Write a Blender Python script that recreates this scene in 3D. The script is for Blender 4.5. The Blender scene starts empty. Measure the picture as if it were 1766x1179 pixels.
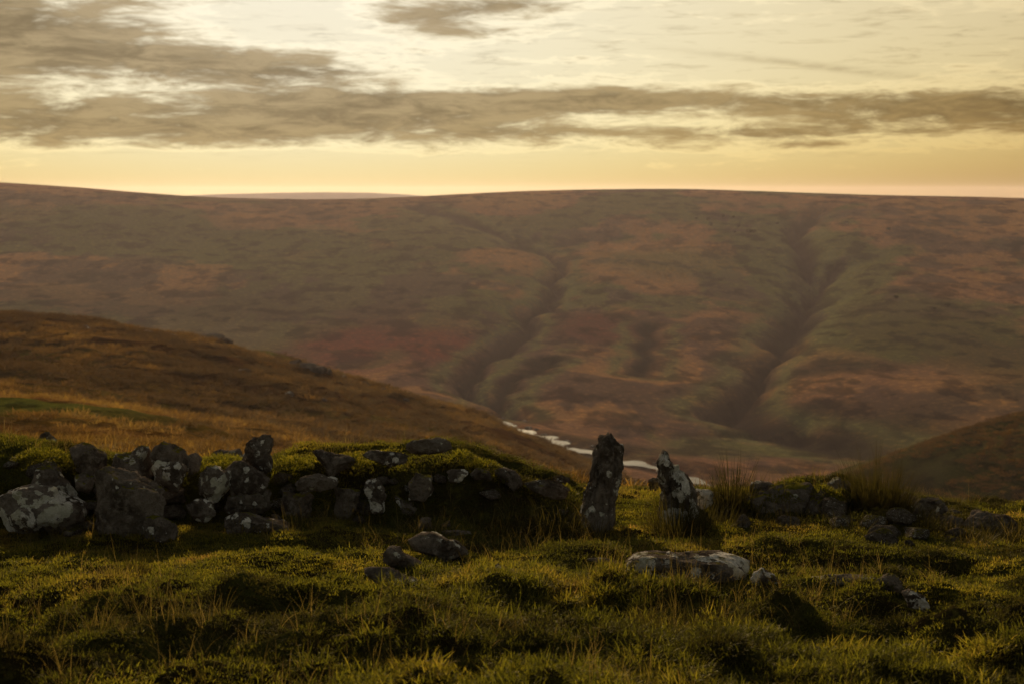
import bpy, bmesh, math, random
import numpy as np
from mathutils import Vector, Euler
R = math.radians
random.seed(7); rng = np.random.default_rng(7)
scene = bpy.context.scene
col = scene.collection

# ------------------------------------------------------------------ camera
CAMZ = 1.6
PITCH = R(6.0)
FPX = 1766 * 50 / 36.0                      # focal length in photo pixels
cam_d = bpy.data.cameras.new('camera'); cam = bpy.data.objects.new('camera', cam_d); col.objects.link(cam)
cam.location = (0, 0, CAMZ); cam.rotation_euler = (R(90) - PITCH, 0, 0)
cam_d.lens = 50; cam_d.sensor_width = 36; cam_d.clip_start = 0.1; cam_d.clip_end = 40000
cam_d.dof.use_dof = True; cam_d.dof.focus_distance = 10.4; cam_d.dof.aperture_fstop = 3.4
scene.camera = cam

# ------------------------------------------------------------------ light
SUN_EL, SUN_AZ = R(15.5), R(-9)               # azimuth measured from +Y towards +X
sun_dir = Vector((math.sin(SUN_AZ) * math.cos(SUN_EL), math.cos(SUN_AZ) * math.cos(SUN_EL), math.sin(SUN_EL)))
sl = bpy.data.lights.new('sun', 'SUN'); so = bpy.data.objects.new('sun', sl); col.objects.link(so)
sl.energy = 5.0; sl.angle = R(0.9); sl.color = (1.0, 0.74, 0.40)
so.rotation_euler = (-sun_dir).to_track_quat('-Z', 'Y').to_euler(); so.location = (-30, 200, 80)

scene.render.engine = 'CYCLES'
cy = scene.cycles
cy.use_denoising = True
cy.max_bounces = 6; cy.diffuse_bounces = 2; cy.glossy_bounces = 2; cy.transmission_bounces = 3
cy.transparent_max_bounces = 4; cy.volume_bounces = 0
cy.use_adaptive_sampling = False
cy.sample_clamp_indirect = 4
scene.view_settings.view_transform = 'Standard'; scene.view_settings.look = 'None'
scene.view_settings.exposure = 0.5; scene.view_settings.gamma = 1.0

# ------------------------------------------------------------------ sky
world = bpy.data.worlds.new('World'); scene.world = world; world.use_nodes = True
world.cycles.sampling_method = 'MANUAL'; world.cycles.sample_map_resolution = 256
wt = world.node_tree
for n in list(wt.nodes): wt.nodes.remove(n)

class NB:
    """little helper for node trees"""
    def __init__(s, tree): s.t = tree; s.l = tree.links
    def node(s, kind, **kw):
        n = s.t.nodes.new(kind)
        for k, v in kw.items(): setattr(n, k, v)
        return n
    def put(s, sock, v):
        if hasattr(v, 'links') or isinstance(v, bpy.types.NodeSocket): s.l.new(v, sock)
        else: sock.default_value = v
    def m(s, op, a, b=0.0, c=0.0, clamp=False):
        n = s.node('ShaderNodeMath', operation=op, use_clamp=clamp)
        s.put(n.inputs[0], a); s.put(n.inputs[1], b); s.put(n.inputs[2], c)
        return n.outputs[0]
    def ramp(s, v, lo, hi, a=0.0, b=1.0):
        n = s.node('ShaderNodeMapRange', interpolation_type='SMOOTHSTEP')
        s.put(n.inputs[0], v); s.put(n.inputs[1], lo); s.put(n.inputs[2], hi); s.put(n.inputs[3], a); s.put(n.inputs[4], b)
        return n.outputs[0]
    def mix(s, f, a, b, mode='MIX'):
        n = s.node('ShaderNodeMix', data_type='RGBA', blend_type=mode)
        s.put(n.inputs[0], f)
        s.put(n.inputs[6], a if not isinstance(a, tuple) else (*a[:3], 1)); s.put(n.inputs[7], b if not isinstance(b, tuple) else (*b[:3], 1))
        return n.outputs[2]
    def noise(s, vec, scale, detail=4, rough=0.5, dist=0.0, out=0, typ='FBM'):
        n = s.node('ShaderNodeTexNoise', noise_dimensions='3D')
        if vec is not None: s.l.new(vec, n.inputs['Vector'])
        n.inputs['Scale'].default_value = scale; n.inputs['Detail'].default_value = detail
        n.inputs['Roughness'].default_value = rough; n.inputs['Distortion'].default_value = dist
        return n.outputs[out]
    def scale_vec(s, vec, sc, off=(0, 0, 0)):
        n = s.node('ShaderNodeMapping'); s.l.new(vec, n.inputs[0]); n.inputs['Scale'].default_value = sc; n.inputs['Location'].default_value = off
        return n.outputs[0]

w = NB(wt)
wo = w.node('ShaderNodeOutputWorld'); bg = w.node('ShaderNodeBackground'); w.l.new(bg.outputs[0], wo.inputs[0])
sky = w.node('ShaderNodeTexSky', sky_type='NISHITA', sun_disc=False)
sky.sun_elevation = SUN_EL; sky.sun_rotation = SUN_AZ; sky.air_density = 1.0; sky.dust_density = 4.0; sky.ozone_density = 1.0
tc = w.node('ShaderNodeTexCoord'); D = tc.outputs['Generated']
sep = w.node('ShaderNodeSeparateXYZ'); w.l.new(D, sep.inputs[0])
DX, DY, DZ = sep.outputs
EL = w.m('MULTIPLY', w.m('ARCSINE', DZ), 180 / math.pi)
AZ = w.m('MULTIPLY', w.m('ARCTAN2', DX, DY), 180 / math.pi)
def gauss(px, py, sx, sy, amp, tilt=0.0):
    """a bank of cloud or a clearing at an azimuth and elevation of the sky"""
    az = math.degrees(math.atan((px - 883) / FPX)); el = -6.0 - math.degrees(math.atan((py - 589.5) / FPX)); k = math.degrees(1 / FPX)
    a = w.m('SUBTRACT', AZ, az)
    e = w.m('SUBTRACT', w.m('SUBTRACT', EL, el), w.m('MULTIPLY', a, tilt))
    q = w.m('ADD', w.m('POWER', w.m('ABSOLUTE', w.m('DIVIDE', a, sx * k)), 2.0), w.m('POWER', w.m('ABSOLUTE', w.m('DIVIDE', e, sy * k)), 2.0))
    return w.m('MULTIPLY', w.m('EXPONENT', w.m('MULTIPLY', q, -1.0)), amp)
streak = w.scale_vec(D, (1.0, 1.0, 5.5))
n1 = w.noise(streak, 5.5, 5, 0.62)
n2 = w.noise(w.scale_vec(D, (1.0, 1.0, 5.0), (3.1, 1.7, 0.4)), 21.0, 5, 0.66, 0.5)
n3 = w.noise(w.scale_vec(D, (1.0, 1.0, 5.0), (7.1, 4.7, 2.4)), 60.0, 3, 0.6)
cover = w.m('ADD', w.m('ADD', w.m('MULTIPLY', n1, 0.62), w.m('MULTIPLY', n2, 0.85)), w.m('MULTIPLY', n3, 0.28))     # about 0.93
banks = [(60, 215, 620, 40, .24), (620, 222, 420, 34, .28), (1080, 172, 420, 20, .32), (1640, 200, 330, 30, .42), (760, 185, 330, 24, .20), (300, 120, 420, 60, .13), (10, 60, 210, 75, .34), (1350, 232, 300, 12, .16), (950, 228, 160, 11, .12),
         (900, 6, 150, 18, .34), (740, 30, 120, 22, .28), (860, 58, 150, 14, .22), (480, 120, 230, 22, .18), (330, 100, 200, 16, .10), (300, 6, 200, 14, .06), (1030, 102, 150, 9, .17), (1400, 252, 60, 6, .16),
         (520, 55, 150, 45, -.30), (850, 125, 140, 22, -.20), (1200, 65, 300, 60, -.22), (1500, 80, 300, 60, -.22),
         (800, 275, 1500, 14, -.16), (700, 310, 1800, 26, -.34), (1150, 208, 240, 12, -.08), (330, 268, 330, 7, -.12), (260, 205, 160, 8, -.12)]
for b in banks: cover = w.m('ADD', cover, gauss(*b))
dens = w.ramp(cover, 0.84, 1.20)
thin = w.ramp(cover, 0.74, 0.92)
n4 = w.noise(w.scale_vec(D, (1.0, 1.0, 9.0), (1.3, 5.7, 3.4)), 26.0, 5, 0.68, 0.4)
wisp = w.m('MULTIPLY', w.ramp(n4, .50, .70), w.ramp(EL, .9, 2.2))
dens = w.m('MAXIMUM', dens, w.m('MULTIPLY', wisp, .30))
# contrail like streak
dens = w.m('MAXIMUM', dens, w.m('MULTIPLY', w.m('MULTIPLY', gauss(1390, 118, 190, 6, .42, -0.13), w.ramp(n3, .3, .6, .35, 1.0)), 1.0))
# angle to the sun
vd = w.node('ShaderNodeVectorMath', operation='DOT_PRODUCT'); w.l.new(D, vd.inputs[0]); vd.inputs[1].default_value = sun_dir
glow = w.m('POWER', w.m('MAXIMUM', vd.outputs['Value'], 0.0), 9.0)
def vm(op, a, b_):
    n = w.node('ShaderNodeVectorMath', operation=op); w.put(n.inputs[0], a); w.put(n.inputs[1], b_); return n.outputs[0]
raw = vm('MULTIPLY', sky.outputs[0], (0.165, 0.128, 0.074))
base = vm('MULTIPLY', vm('DIVIDE', raw, vm('ADD', raw, (1.0, 1.0, 1.0))), (7.0, 6.75, 6.4))     # bright sky compressed softly, channel by channel
grey = w.mix(w.ramp(n2, .34, .66), (.25, .21, .16), (.48, .41, .32))
cloudcol = w.mix(1.0, base, grey, 'MULTIPLY')
lit = w.mix(1.0, base, (1.22, 1.21, 1.20), 'MULTIPLY')
sk = w.mix(w.m('MULTIPLY', thin, 0.8), base, lit)
sk = w.mix(dens, sk, cloudcol)
w.l.new(sk, bg.inputs[0]); bg.inputs[1].default_value = 0.10

# ------------------------------------------------------------------ numeric helpers
def unproj(px, py, depth):
    """world point seen at a photo pixel, at a depth along +Y"""
    a = (px - 883.0) / FPX; b = -(py - 589.5) / FPX
    y = math.cos(PITCH) + b * math.sin(PITCH); z = -math.sin(PITCH) + b * math.cos(PITCH)
    t = depth / y
    return np.array([a * t, depth, z * t + CAMZ])

def _hash(ix, iy, iz, seed):
    h = (ix.astype(np.int64) * 374761393 + iy.astype(np.int64) * 668265263 + iz.astype(np.int64) * 2147483647 + seed * 974634777) & 0xffffffff
    h = ((h ^ (h >> 13)) * 1274126177) & 0xffffffff
    h = ((h ^ (h >> 16)) * 2246822519) & 0xffffffff
    return ((h ^ (h >> 15)) & 0xffffff) / float(0xffffff) * 2 - 1
def vnoise(x, y, z=None, seed=0):
    x = np.asarray(x, float); y = np.asarray(y, float); z = np.zeros_like(x) if z is None else np.asarray(z, float)
    x0, y0, z0 = np.floor(x), np.floor(y), np.floor(z)
    fx, fy, fz = x - x0, y - y0, z - z0
    fx, fy, fz = (f * f * f * (f * (f * 6 - 15) + 10) for f in (fx, fy, fz))
    out = 0
    for i in (0, 1):
        for j in (0, 1):
            for k in (0, 1):
                wgt = (fx if i else 1 - fx) * (fy if j else 1 - fy) * (fz if k else 1 - fz)
                out = out + wgt * _hash(x0 + i, y0 + j, z0 + k, seed)
    return out
def fbm(x, y, z=None, octaves=4, rough=0.5, seed=0):
    s, a, t = 0, 1.0, 0.0
    z = np.zeros_like(np.asarray(x, float)) if z is None else z
    for o in range(octaves):
        s = s + a * vnoise(np.asarray(x) * 2**o + o * 17.3, np.asarray(y) * 2**o + o * 9.1, np.asarray(z) * 2**o + o * 5.7, seed + o); t += a; a *= rough
    return s / t
def sstep(e0, e1, v):
    t = np.clip((v - e0) / (e1 - e0), 0, 1); return t * t * (3 - 2 * t)

class TPS:
    """thin plate surface through points (x, y, z)"""
    def __init__(s, pts, smooth=1e-4):
        P = np.array(pts, float); s.xy = P[:, :2]; s.sc = np.abs(s.xy).max(); q = s.xy / s.sc; n = len(q)
        K = s.ker(((q[:, None] - q[None])**2).sum(-1)) + np.eye(n) * smooth
        A = np.zeros((n + 3, n + 3)); A[:n, :n] = K; A[:n, n] = 1; A[:n, n + 1:] = q; A[n, :n] = 1; A[n + 1:, :n] = q.T
        s.w = np.linalg.solve(A, np.concatenate([P[:, 2], np.zeros(3)])); s.q = q
    @staticmethod
    def ker(r2): return 0.5 * r2 * np.log(np.maximum(r2, 1e-12))
    def __call__(s, x, y):
        x = np.asarray(x, float); sh = x.shape; p = np.stack([x.ravel(), np.asarray(y, float).ravel()], 1) / s.sc
        out = np.empty(len(p))
        for i in range(0, len(p), 20000):
            b = p[i:i + 20000]; out[i:i + 20000] = s.ker(((b[:, None] - s.q[None])**2).sum(-1)) @ s.w[:-3] + s.w[-3] + b @ s.w[-2:]
        return out.reshape(sh)

def raycast(px, py, hf, d0, d1, n=1500):
    ds = np.geomspace(d0, d1, n); p = np.stack([unproj(px, py, d) for d in (d0, d1)])
    x = ds * p[0, 0] / d0; z = CAMZ + (p[0, 2] - CAMZ) * ds / d0
    h = hf(x, ds); hit = np.nonzero(z <= h)[0]
    k = hit[0] if len(hit) else n - 1
    return np.array([x[k], ds[k], float(h[k])])

def seg_dist(x, y, poly):
    """distance to a polyline and the position along it (0..1)"""
    best = np.full(np.shape(x), 1e9); par = np.zeros(np.shape(x)); n = len(poly) - 1
    for i in range(n):
        ax, ay = poly[i][:2]; bx, by = poly[i + 1][:2]; dx, dy = bx - ax, by - ay
        t = np.clip(((x - ax) * dx + (y - ay) * dy) / (dx * dx + dy * dy), 0, 1)
        d = np.hypot(x - ax - t * dx, y - ay - t * dy); m = d < best
        best = np.where(m, d, best); par = np.where(m, (i + t) / n, par)
    return best, par

def mesh_obj(name, V, F, mat, parent=None, smooth=True):
    me = bpy.data.meshes.new(name); me.from_pydata(np.asarray(V).tolist(), [], F.tolist() if hasattr(F, 'tolist') else F); me.update()
    if smooth: me.polygons.foreach_set('use_smooth', [True] * len(me.polygons))
    if mat: me.materials.append(mat)
    o = bpy.data.objects.new(name, me); col.objects.link(o)
    if parent: o.parent = parent
    return o
def grid_mesh(name, X, Y, Z, mat):
    r, c = X.shape; V = np.stack([X, Y, Z], -1).reshape(-1, 3)
    i = np.arange(r * c).reshape(r, c); F = np.stack([i[:-1, :-1], i[:-1, 1:], i[1:, 1:], i[1:, :-1]], -1).reshape(-1, 4)
    me = bpy.data.meshes.new(name)
    me.vertices.add(len(V)); me.vertices.foreach_set('co', V.ravel())
    me.loops.add(F.size); me.loops.foreach_set('vertex_index', F.ravel().astype(np.int32))
    me.polygons.add(len(F)); me.polygons.foreach_set('loop_start', np.arange(0, F.size, 4, dtype=np.int32)); me.polygons.foreach_set('loop_total', np.full(len(F), 4, np.int32))
    me.update(calc_edges=True); me.polygons.foreach_set('use_smooth', np.ones(len(F), bool)); me.materials.append(mat)
    o = bpy.data.objects.new(name, me); col.objects.link(o)
    return o
def set_color(o, name, rgb):
    a = o.data.attributes.new(name, 'FLOAT_COLOR', 'POINT')
    a.data.foreach_set('color', np.concatenate([rgb.reshape(-1, 3), np.ones((rgb.size // 3, 1))], 1).ravel().astype(np.float32))
def tag(o, label=None, cat=None, group=None, kind=None):
    for k, v in (('label', label), ('category', cat), ('group', group), ('kind', kind)):
        if v: o[k] = v
    return o

# ------------------------------------------------------------------ materials
def new_mat(name):
    m = bpy.data.materials.new(name); m.use_nodes = True
    for n in list(m.node_tree.nodes): m.node_tree.nodes.remove(n)
    b = NB(m.node_tree); out = b.node('ShaderNodeOutputMaterial')
    return m, b, out
def principled(b, out, color, rough=0.9, bump=None, strength=0.4, dist=0.02, spec=0.2):
    if spec < .3:                                        # matt earth, plants and stone
        p = b.node('ShaderNodeBsdfDiffuse'); b.put(p.inputs['Color'], color if not isinstance(color, tuple) else (*color, 1)); p.inputs['Roughness'].default_value = .6
        n = b.node('ShaderNodeBump'); n.inputs['Strength'].default_value = strength; n.inputs['Distance'].default_value = dist
        b.l.new(bump, n.inputs['Height']); b.l.new(n.outputs[0], p.inputs['Normal']); b.l.new(p.outputs[0], out.inputs[0]); return p
    p = b.node('ShaderNodeBsdfPrincipled'); b.put(p.inputs['Base Color'], color if not isinstance(color, tuple) else (*color, 1)); b.put(p.inputs['Roughness'], rough)
    p.inputs['Specular IOR Level'].default_value = spec
    if bump is not None:
        n = b.node('ShaderNodeBump'); n.inputs['Strength'].default_value = strength; n.inputs['Distance'].default_value = dist
        b.l.new(bump, n.inputs['Height']); b.l.new(n.outputs[0], p.inputs['Normal'])
    b.l.new(p.outputs[0], out.inputs[0]); return p

def rock_material():
    m, b, out = new_mat('granite_with_lichen')
    g = b.node('ShaderNodeNewGeometry'); ti = b.node('ShaderNodeTexCoord'); pos = ti.outputs['Object']
    oi = b.node('ShaderNodeObjectInfo')
    va = b.node('ShaderNodeVectorMath', operation='ADD'); b.l.new(pos, va.inputs[0])
    cmb = b.node('ShaderNodeCombineXYZ'); rr = b.m('MULTIPLY', oi.outputs['Random'], 37.0)
    for i in range(3): b.l.new(rr, cmb.inputs[i])
    b.l.new(cmb.outputs[0], va.inputs[1]); P = va.outputs[0]
    big = b.noise(P, 4, 5, .6); mid = b.noise(P, 18, 6, .65); fine = b.noise(P, 75, 4, .6)
    c = b.mix(b.ramp(big, .35, .65), (.060, .045, .038), (.185, .148, .130))
    c = b.mix(b.m('MULTIPLY', b.ramp(mid, .45, .7), .7), c, (.30, .25, .225))
    c = b.mix(b.m('MULTIPLY', b.ramp(fine, .52, .7), .6), c, (.040, .033, .028))
    lic = b.node('ShaderNodeAttribute', attribute_type='OBJECT', attribute_name='lichen')
    mos = b.node('ShaderNodeAttribute', attribute_type='OBJECT', attribute_name='moss')
    vo = b.node('ShaderNodeTexVoronoi', feature='F1'); b.l.new(P, vo.inputs['Vector']); vo.inputs['Scale'].default_value = 11
    ln = b.m('ADD', b.m('ADD', b.m('MULTIPLY', b.noise(P, 4.5, 3, .55, .3), .62), b.m('MULTIPLY', b.noise(P, 32, 4, .65), .26)), b.m('MULTIPLY', b.m('SUBTRACT', .5, vo.outputs['Distance']), .30))
    thr = b.m('SUBTRACT', 0.628, b.m('MULTIPLY', lic.outputs['Fac'], 0.27))
    lm = b.ramp(b.m('SUBTRACT', ln, thr), -.008, .012)
    lcol = b.mix(b.ramp(fine, .4, .62), (.54, .50, .485), (.72, .675, .655))
    lcol = b.mix(b.ramp(mid, .54, .64), lcol, (.22, .20, .16)); lcol = b.mix(b.m('MULTIPLY', b.ramp(big, .5, .6), .5), lcol, (.40, .37, .26))
    c = b.mix(lm, c, lcol)
    sepn = b.node('ShaderNodeSeparateXYZ'); b.l.new(g.outputs['Normal'], sepn.inputs[0])
    mn = b.m('ADD', b.m('ADD', b.m('MULTIPLY', sepn.outputs[2], .45), b.m('MULTIPLY', b.noise(P, 9, 5, .65), .8)), b.m('MULTIPLY', mos.outputs['Fac'], .5))
    mm = b.ramp(mn, .86, .98)
    mcol = b.mix(b.ramp(mid, .35, .65), (.075, .080, .014), (.22, .19, .030))
    c = b.mix(mm, c, mcol)
    h = b.m('ADD', b.m('ADD', b.m('MULTIPLY', big, .6), b.m('MULTIPLY', mid, .7)), b.m('ADD', b.m('MULTIPLY', fine, .35), b.m('MULTIPLY', lm, .06)))
    h = b.m('ADD', h, b.m('MULTIPLY', b.m('MULTIPLY', mm, b.noise(P, 120, 3, .6)), .8))
    principled(b, out, c, .88, h, 1.0, .055, .18)
    return m
ROCK = rock_material()

def soil_material():
    m, b, out = new_mat('moorland_turf')
    ti = b.node('ShaderNodeNewGeometry'); P = ti.outputs['Position']
    a = b.noise(P, 1.6, 5, .6); c2 = b.noise(P, 9, 5, .65); f = b.noise(P, 60, 4, .6)
    c = b.mix(b.ramp(a, .38, .62), (.030, .022, .010), (.060, .058, .014))
    c = b.mix(b.ramp(c2, .5, .7), c, (.10, .085, .020))
    c = b.mix(b.ramp(f, .5, .72), c, (.020, .015, .008))
    principled(b, out, c, .95, b.m('ADD', c2, b.m('MULTIPLY', f, .6)), 1.0, .04, .1)
    return m
def moor_material(name, fine_scale, amount, bump_d):
    """vegetation colour and painted shade per vertex, broken up by procedural mottling"""
    m, b, out = new_mat(name)
    g = b.node('ShaderNodeNewGeometry'); P = g.outputs['Position']
    at = b.node('ShaderNodeAttribute', attribute_name='veg_shade')
    n1 = b.noise(b.scale_vec(P, (1, .6, 2)), fine_scale, 6, .62); n2 = b.noise(P, fine_scale * 6, 5, .65); n3 = b.noise(P, fine_scale * .22, 6, .65, .6)
    c = at.outputs['Color']
    c = b.mix(b.m('MULTIPLY', b.ramp(n1, .49, .60), amount), c, b.mix(1.0, c, (.30, .29, .32), 'MULTIPLY'))
    c = b.mix(b.m('MULTIPLY', b.ramp(n2, .51, .64), amount), c, b.mix(1.0, c, (2.0, 1.8, 1.35), 'MULTIPLY'))
    c = b.mix(b.m('MULTIPLY', b.ramp(n3, .52, .66), .30), c, (.075, .066, .034))
    principled(b, out, c, .95, b.m('ADD', n1, b.m('MULTIPLY', n2, .5)), .6, bump_d, .05)
    return m
SOIL = soil_material()

def leaf_material(name, ramp_cols, trans=.45, rough=.6):
    """thin leaves lit from both sides; each tuft picks its own colour"""
    m, b, out = new_mat(name)
    at = b.node('ShaderNodeAttribute', attribute_type='INSTANCER', attribute_name='tint')
    oi = b.node('ShaderNodeObjectInfo')
    h = b.node('ShaderNodeAttribute', attribute_name='blade')
    v = b.m('ADD', at.outputs['Fac'], b.m('MULTIPLY', b.m('SUBTRACT', h.outputs['Fac'], .5), .45))
    r = b.node('ShaderNodeValToRGB'); b.l.new(v, r.inputs[0]); e = r.color_ramp.elements
    e[0].position = ramp_cols[0][0]; e[0].color = (*ramp_cols[0][1], 1); e[1].position = ramp_cols[-1][0]; e[1].color = (*ramp_cols[-1][1], 1)
    for p, c in ramp_cols[1:-1]: q = e.new(p); q.color = (*c, 1)
    d = b.node('ShaderNodeBsdfDiffuse'); t = b.node('ShaderNodeBsdfTranslucent'); gl = b.node('ShaderNodeBsdfGlossy'); gl.inputs['Roughness'].default_value = .5
    b.l.new(r.outputs[0], d.inputs[0]); b.l.new(b.mix(1.0, r.outputs[0], (1.5, 1.45, .8), 'MULTIPLY'), t.inputs[0])
    gl.inputs[0].default_value = (.8, .75, .6, 1)
    s = b.node('ShaderNodeMixShader'); s.inputs[0].default_value = trans; b.l.new(d.outputs[0], s.inputs[1]); b.l.new(t.outputs[0], s.inputs[2])
    s2 = b.node('ShaderNodeMixShader'); s2.inputs[0].default_value = .012; b.l.new(s.outputs[0], s2.inputs[1]); b.l.new(gl.outputs[0], s2.inputs[2])
    b.l.new(s2.outputs[0], out.inputs[0]); return m
GRASS = leaf_material('grass_blades', [(0, (.026, .022, .008)), (.28, (.055, .058, .010)), (.5, (.105, .098, .014)), (.75, (.17, .135, .024)), (1.0, (.19, .115, .045))], .55)
RUSH = leaf_material('rush_blades', [(0, (.022, .018, .008)), (.4, (.050, .042, .012)), (.7, (.10, .075, .026)), (1.0, (.20, .14, .06))], .35)
BRACKEN = leaf_material('dead_bracken', [(0, (.045, .026, .012)), (.35, (.11, .060, .022)), (.65, (.20, .115, .036)), (.85, (.25, .165, .055)), (1.0, (.10, .10, .028))], .45)

# ------------------------------------------------------------------ near ground
def bank_plan():
    """top line of the two grown-over wall banks, as photo pixels at their own distance"""
    tops = [(-420, 800), (-200, 782), (0, 778), (60, 778), (110, 790), (180, 800), (300, 815), (370, 800), (450, 810), (520, 792), (600, 796), (690, 790), (780, 778), (820, 790), (860, 815), (920, 838), (985, 850), (1020, 880), (1048, 960),
            (1135, 960), (1150, 880), (1200, 860), (1280, 866), (1400, 852), (1490, 850), (1540, 870), (1600, 880), (1720, 905), (1850, 920), (2100, 950)]
    xs, zs = [], []
    for px, py in tops:
        p = unproj(px, py, 11.15); xs.append(p[0]); zs.append(p[2])
    return np.array(xs), np.array(zs)
BX, BZ = bank_plan()
def ground_base(x, y):
    k = 0.0105 * np.exp(np.clip(x, -9, 5) * 0.17)
    t = np.maximum(0, y - 10.5)
    lin = np.minimum(t, 7.0)
    return -0.086 * y - 0.012 * x * sstep(8, 16, y) - k * lin * lin - np.maximum(0, t - 7.0) * (2 * k * 7.0) - .062 * np.maximum(0, y - 17) * sstep(2, -4, x)
def hummock(x, y):
    h = 0.09 * fbm(x * 1.15, y * 1.5, octaves=3, seed=3) + 0.11 * np.maximum(0, fbm(x * 2.2, y * 3.0, octaves=3, seed=11)) + 0.028 * fbm(x * 7, y * 8, octaves=2, seed=5)
    return h * (1 + 1.5 * sstep(8.8, 6.6, y) + .5 * sstep(2.0, 4.0, np.abs(x - .3)) * sstep(10.5, 9.5, y))
def ground_h(x, y):
    x = np.asarray(x, float); y = np.asarray(y, float)
    g = ground_base(x, y) + hummock(x, y)
    wob = 0.16 * vnoise(x * 1.3, x * 0 + 4.2, seed=21)
    front = 10.42 - .72 * sstep(.75, 1.7, x) * sstep(5.2, 3.6, x) - .25 * sstep(-.4, .3, x)
    prof = sstep(front + wob, 10.95 + wob, y) * (1 - sstep(11.5 + wob, 12.7, y))
    top = np.interp(x, BX, BZ) + 0.05 * fbm(x * 3, y * 3, octaves=3, seed=9)
    return g + np.maximum(0, top - ground_base(x, y)) * prof
def near_axis(a, b, dense0, dense1, fine, coarse):
    out = [a]
    while out[-1] < b:
        v = out[-1]; d = 0 if dense0 <= v <= dense1 else min(abs(v - dense0), abs(v - dense1))
        out.append(v + min(coarse, fine + d * .09))
    return np.array(out)
gx = near_axis(-60, 60, -5.6, 5.6, .03, 1.5); gy = near_axis(-25, 62, 5.0, 13.0, .03, 1.2)
GX, GY = np.meshgrid(gx, gy)
ground = grid_mesh('ground', GX, GY, ground_h(GX, GY) - sstep(36, 60, GY) * 4, SOIL); ground['kind'] = 'structure'

# ------------------------------------------------------------------ hills
def polar(d0, d1, nd, a0, a1, na):
    d = np.geomspace(d0, d1, nd); t = np.tan(np.radians(np.linspace(a0, a1, na)))
    Yg, T = np.meshgrid(d, t, indexing='ij'); return Yg * T, Yg
# the shoulder of the near hill, left
ridge = [(-700, 500, 310), (-400, 520, 305), (-200, 534, 300), (0, 547, 300), (70, 555, 300), (254, 579, 292), (360, 586, 285), (424, 592, 280), (509, 620, 272), (600, 642, 266), (685, 672, 260), (770, 703, 255), (833, 727, 250), (920, 765, 245), (1010, 805, 240), (1150, 870, 232), (1400, 960, 225)]
left_pts = [unproj(*p) for p in ridge] + [unproj(*p) for p in
    [(-400, 630, 170), (-200, 640, 170), (0, 650, 170), (200, 676, 165), (400, 712, 160), (600, 745, 158), (760, 775, 158), (900, 812, 160), (1000, 850, 165), (1300, 960, 160),
     (-400, 705, 90), (0, 715, 90), (150, 728, 90), (400, 768, 90), (600, 795, 95), (800, 830, 100), (1100, 940, 100), (1500, 1010, 100),
     (-400, 760, 45), (0, 768, 45), (400, 815, 45), (700, 850, 45), (1000, 920, 45), (1500, 990, 45)]]
left_pts += [np.array([p[0] + 12, p[1] + 55, p[2] - 16]) for p in left_pts[:17]] + [np.array([p[0] + 40, p[1] + 150, p[2] - 62]) for p in left_pts[:17]]
LT = TPS(left_pts, 1e-5)
def left_h(x, y):
    n = 2.1 * fbm(x / 30, y / 30, octaves=5, seed=31) + .9 * fbm(x / 7, y / 7, octaves=3, seed=33)
    return LT(x, y) + n * sstep(40, 120, y)
X, Y = polar(30, 420, 300, -48, 30, 460)
Zl = left_h(X, Y)
def mixc(a, b, t): return a * (1 - t[..., None]) + np.asarray(b) * t[..., None]
LEFT_MAT = moor_material('bracken_hillside', .28, .8, .5)
lh = grid_mesh('hillside', X, Y, Zl, LEFT_MAT); lh['kind'] = 'structure'
def px_of(x, y, z):
    zz = z - CAMZ; d = y * math.cos(PITCH) - zz * math.sin(PITCH); v = y * math.sin(PITCH) + zz * math.cos(PITCH)
    return 883 + FPX * x / d, 589.5 - FPX * v / d
def left_col(x, y, z):
    n = fbm(x / 18, y / 30, octaves=4, seed=41); n2 = fbm(x / 60 + 3, y / 60, octaves=3, seed=43)
    c = np.broadcast_to(np.array([.15, .066, .020]), x.shape + (3,)).copy()
    band = sstep(92, 120, y + 22 * n2 + x)                  # darker on the upper slope
    c = mixc(c, (.062, .032, .015), band * .85)
    c = mixc(c, (.19, .105, .030), sstep(.05, .4, n) * .6)
    c = mixc(c, (.050, .042, .014), sstep(.1, .5, -n) * .55)
    g = np.exp(-((x + 36)**2 / 15**2 + (y - 97)**2 / 11**2)) * 1.2
    g2 = np.exp(-((x + 55)**2 / 26**2 + (y - 284)**2 / 9**2))
    c = mixc(c, (.085, .090, .018), np.clip(g + g2 + sstep(.3, .55, n2) * .4, 0, 1))
    return c
set_color(lh, 'veg_shade', left_col(X, Y, Zl))

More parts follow.
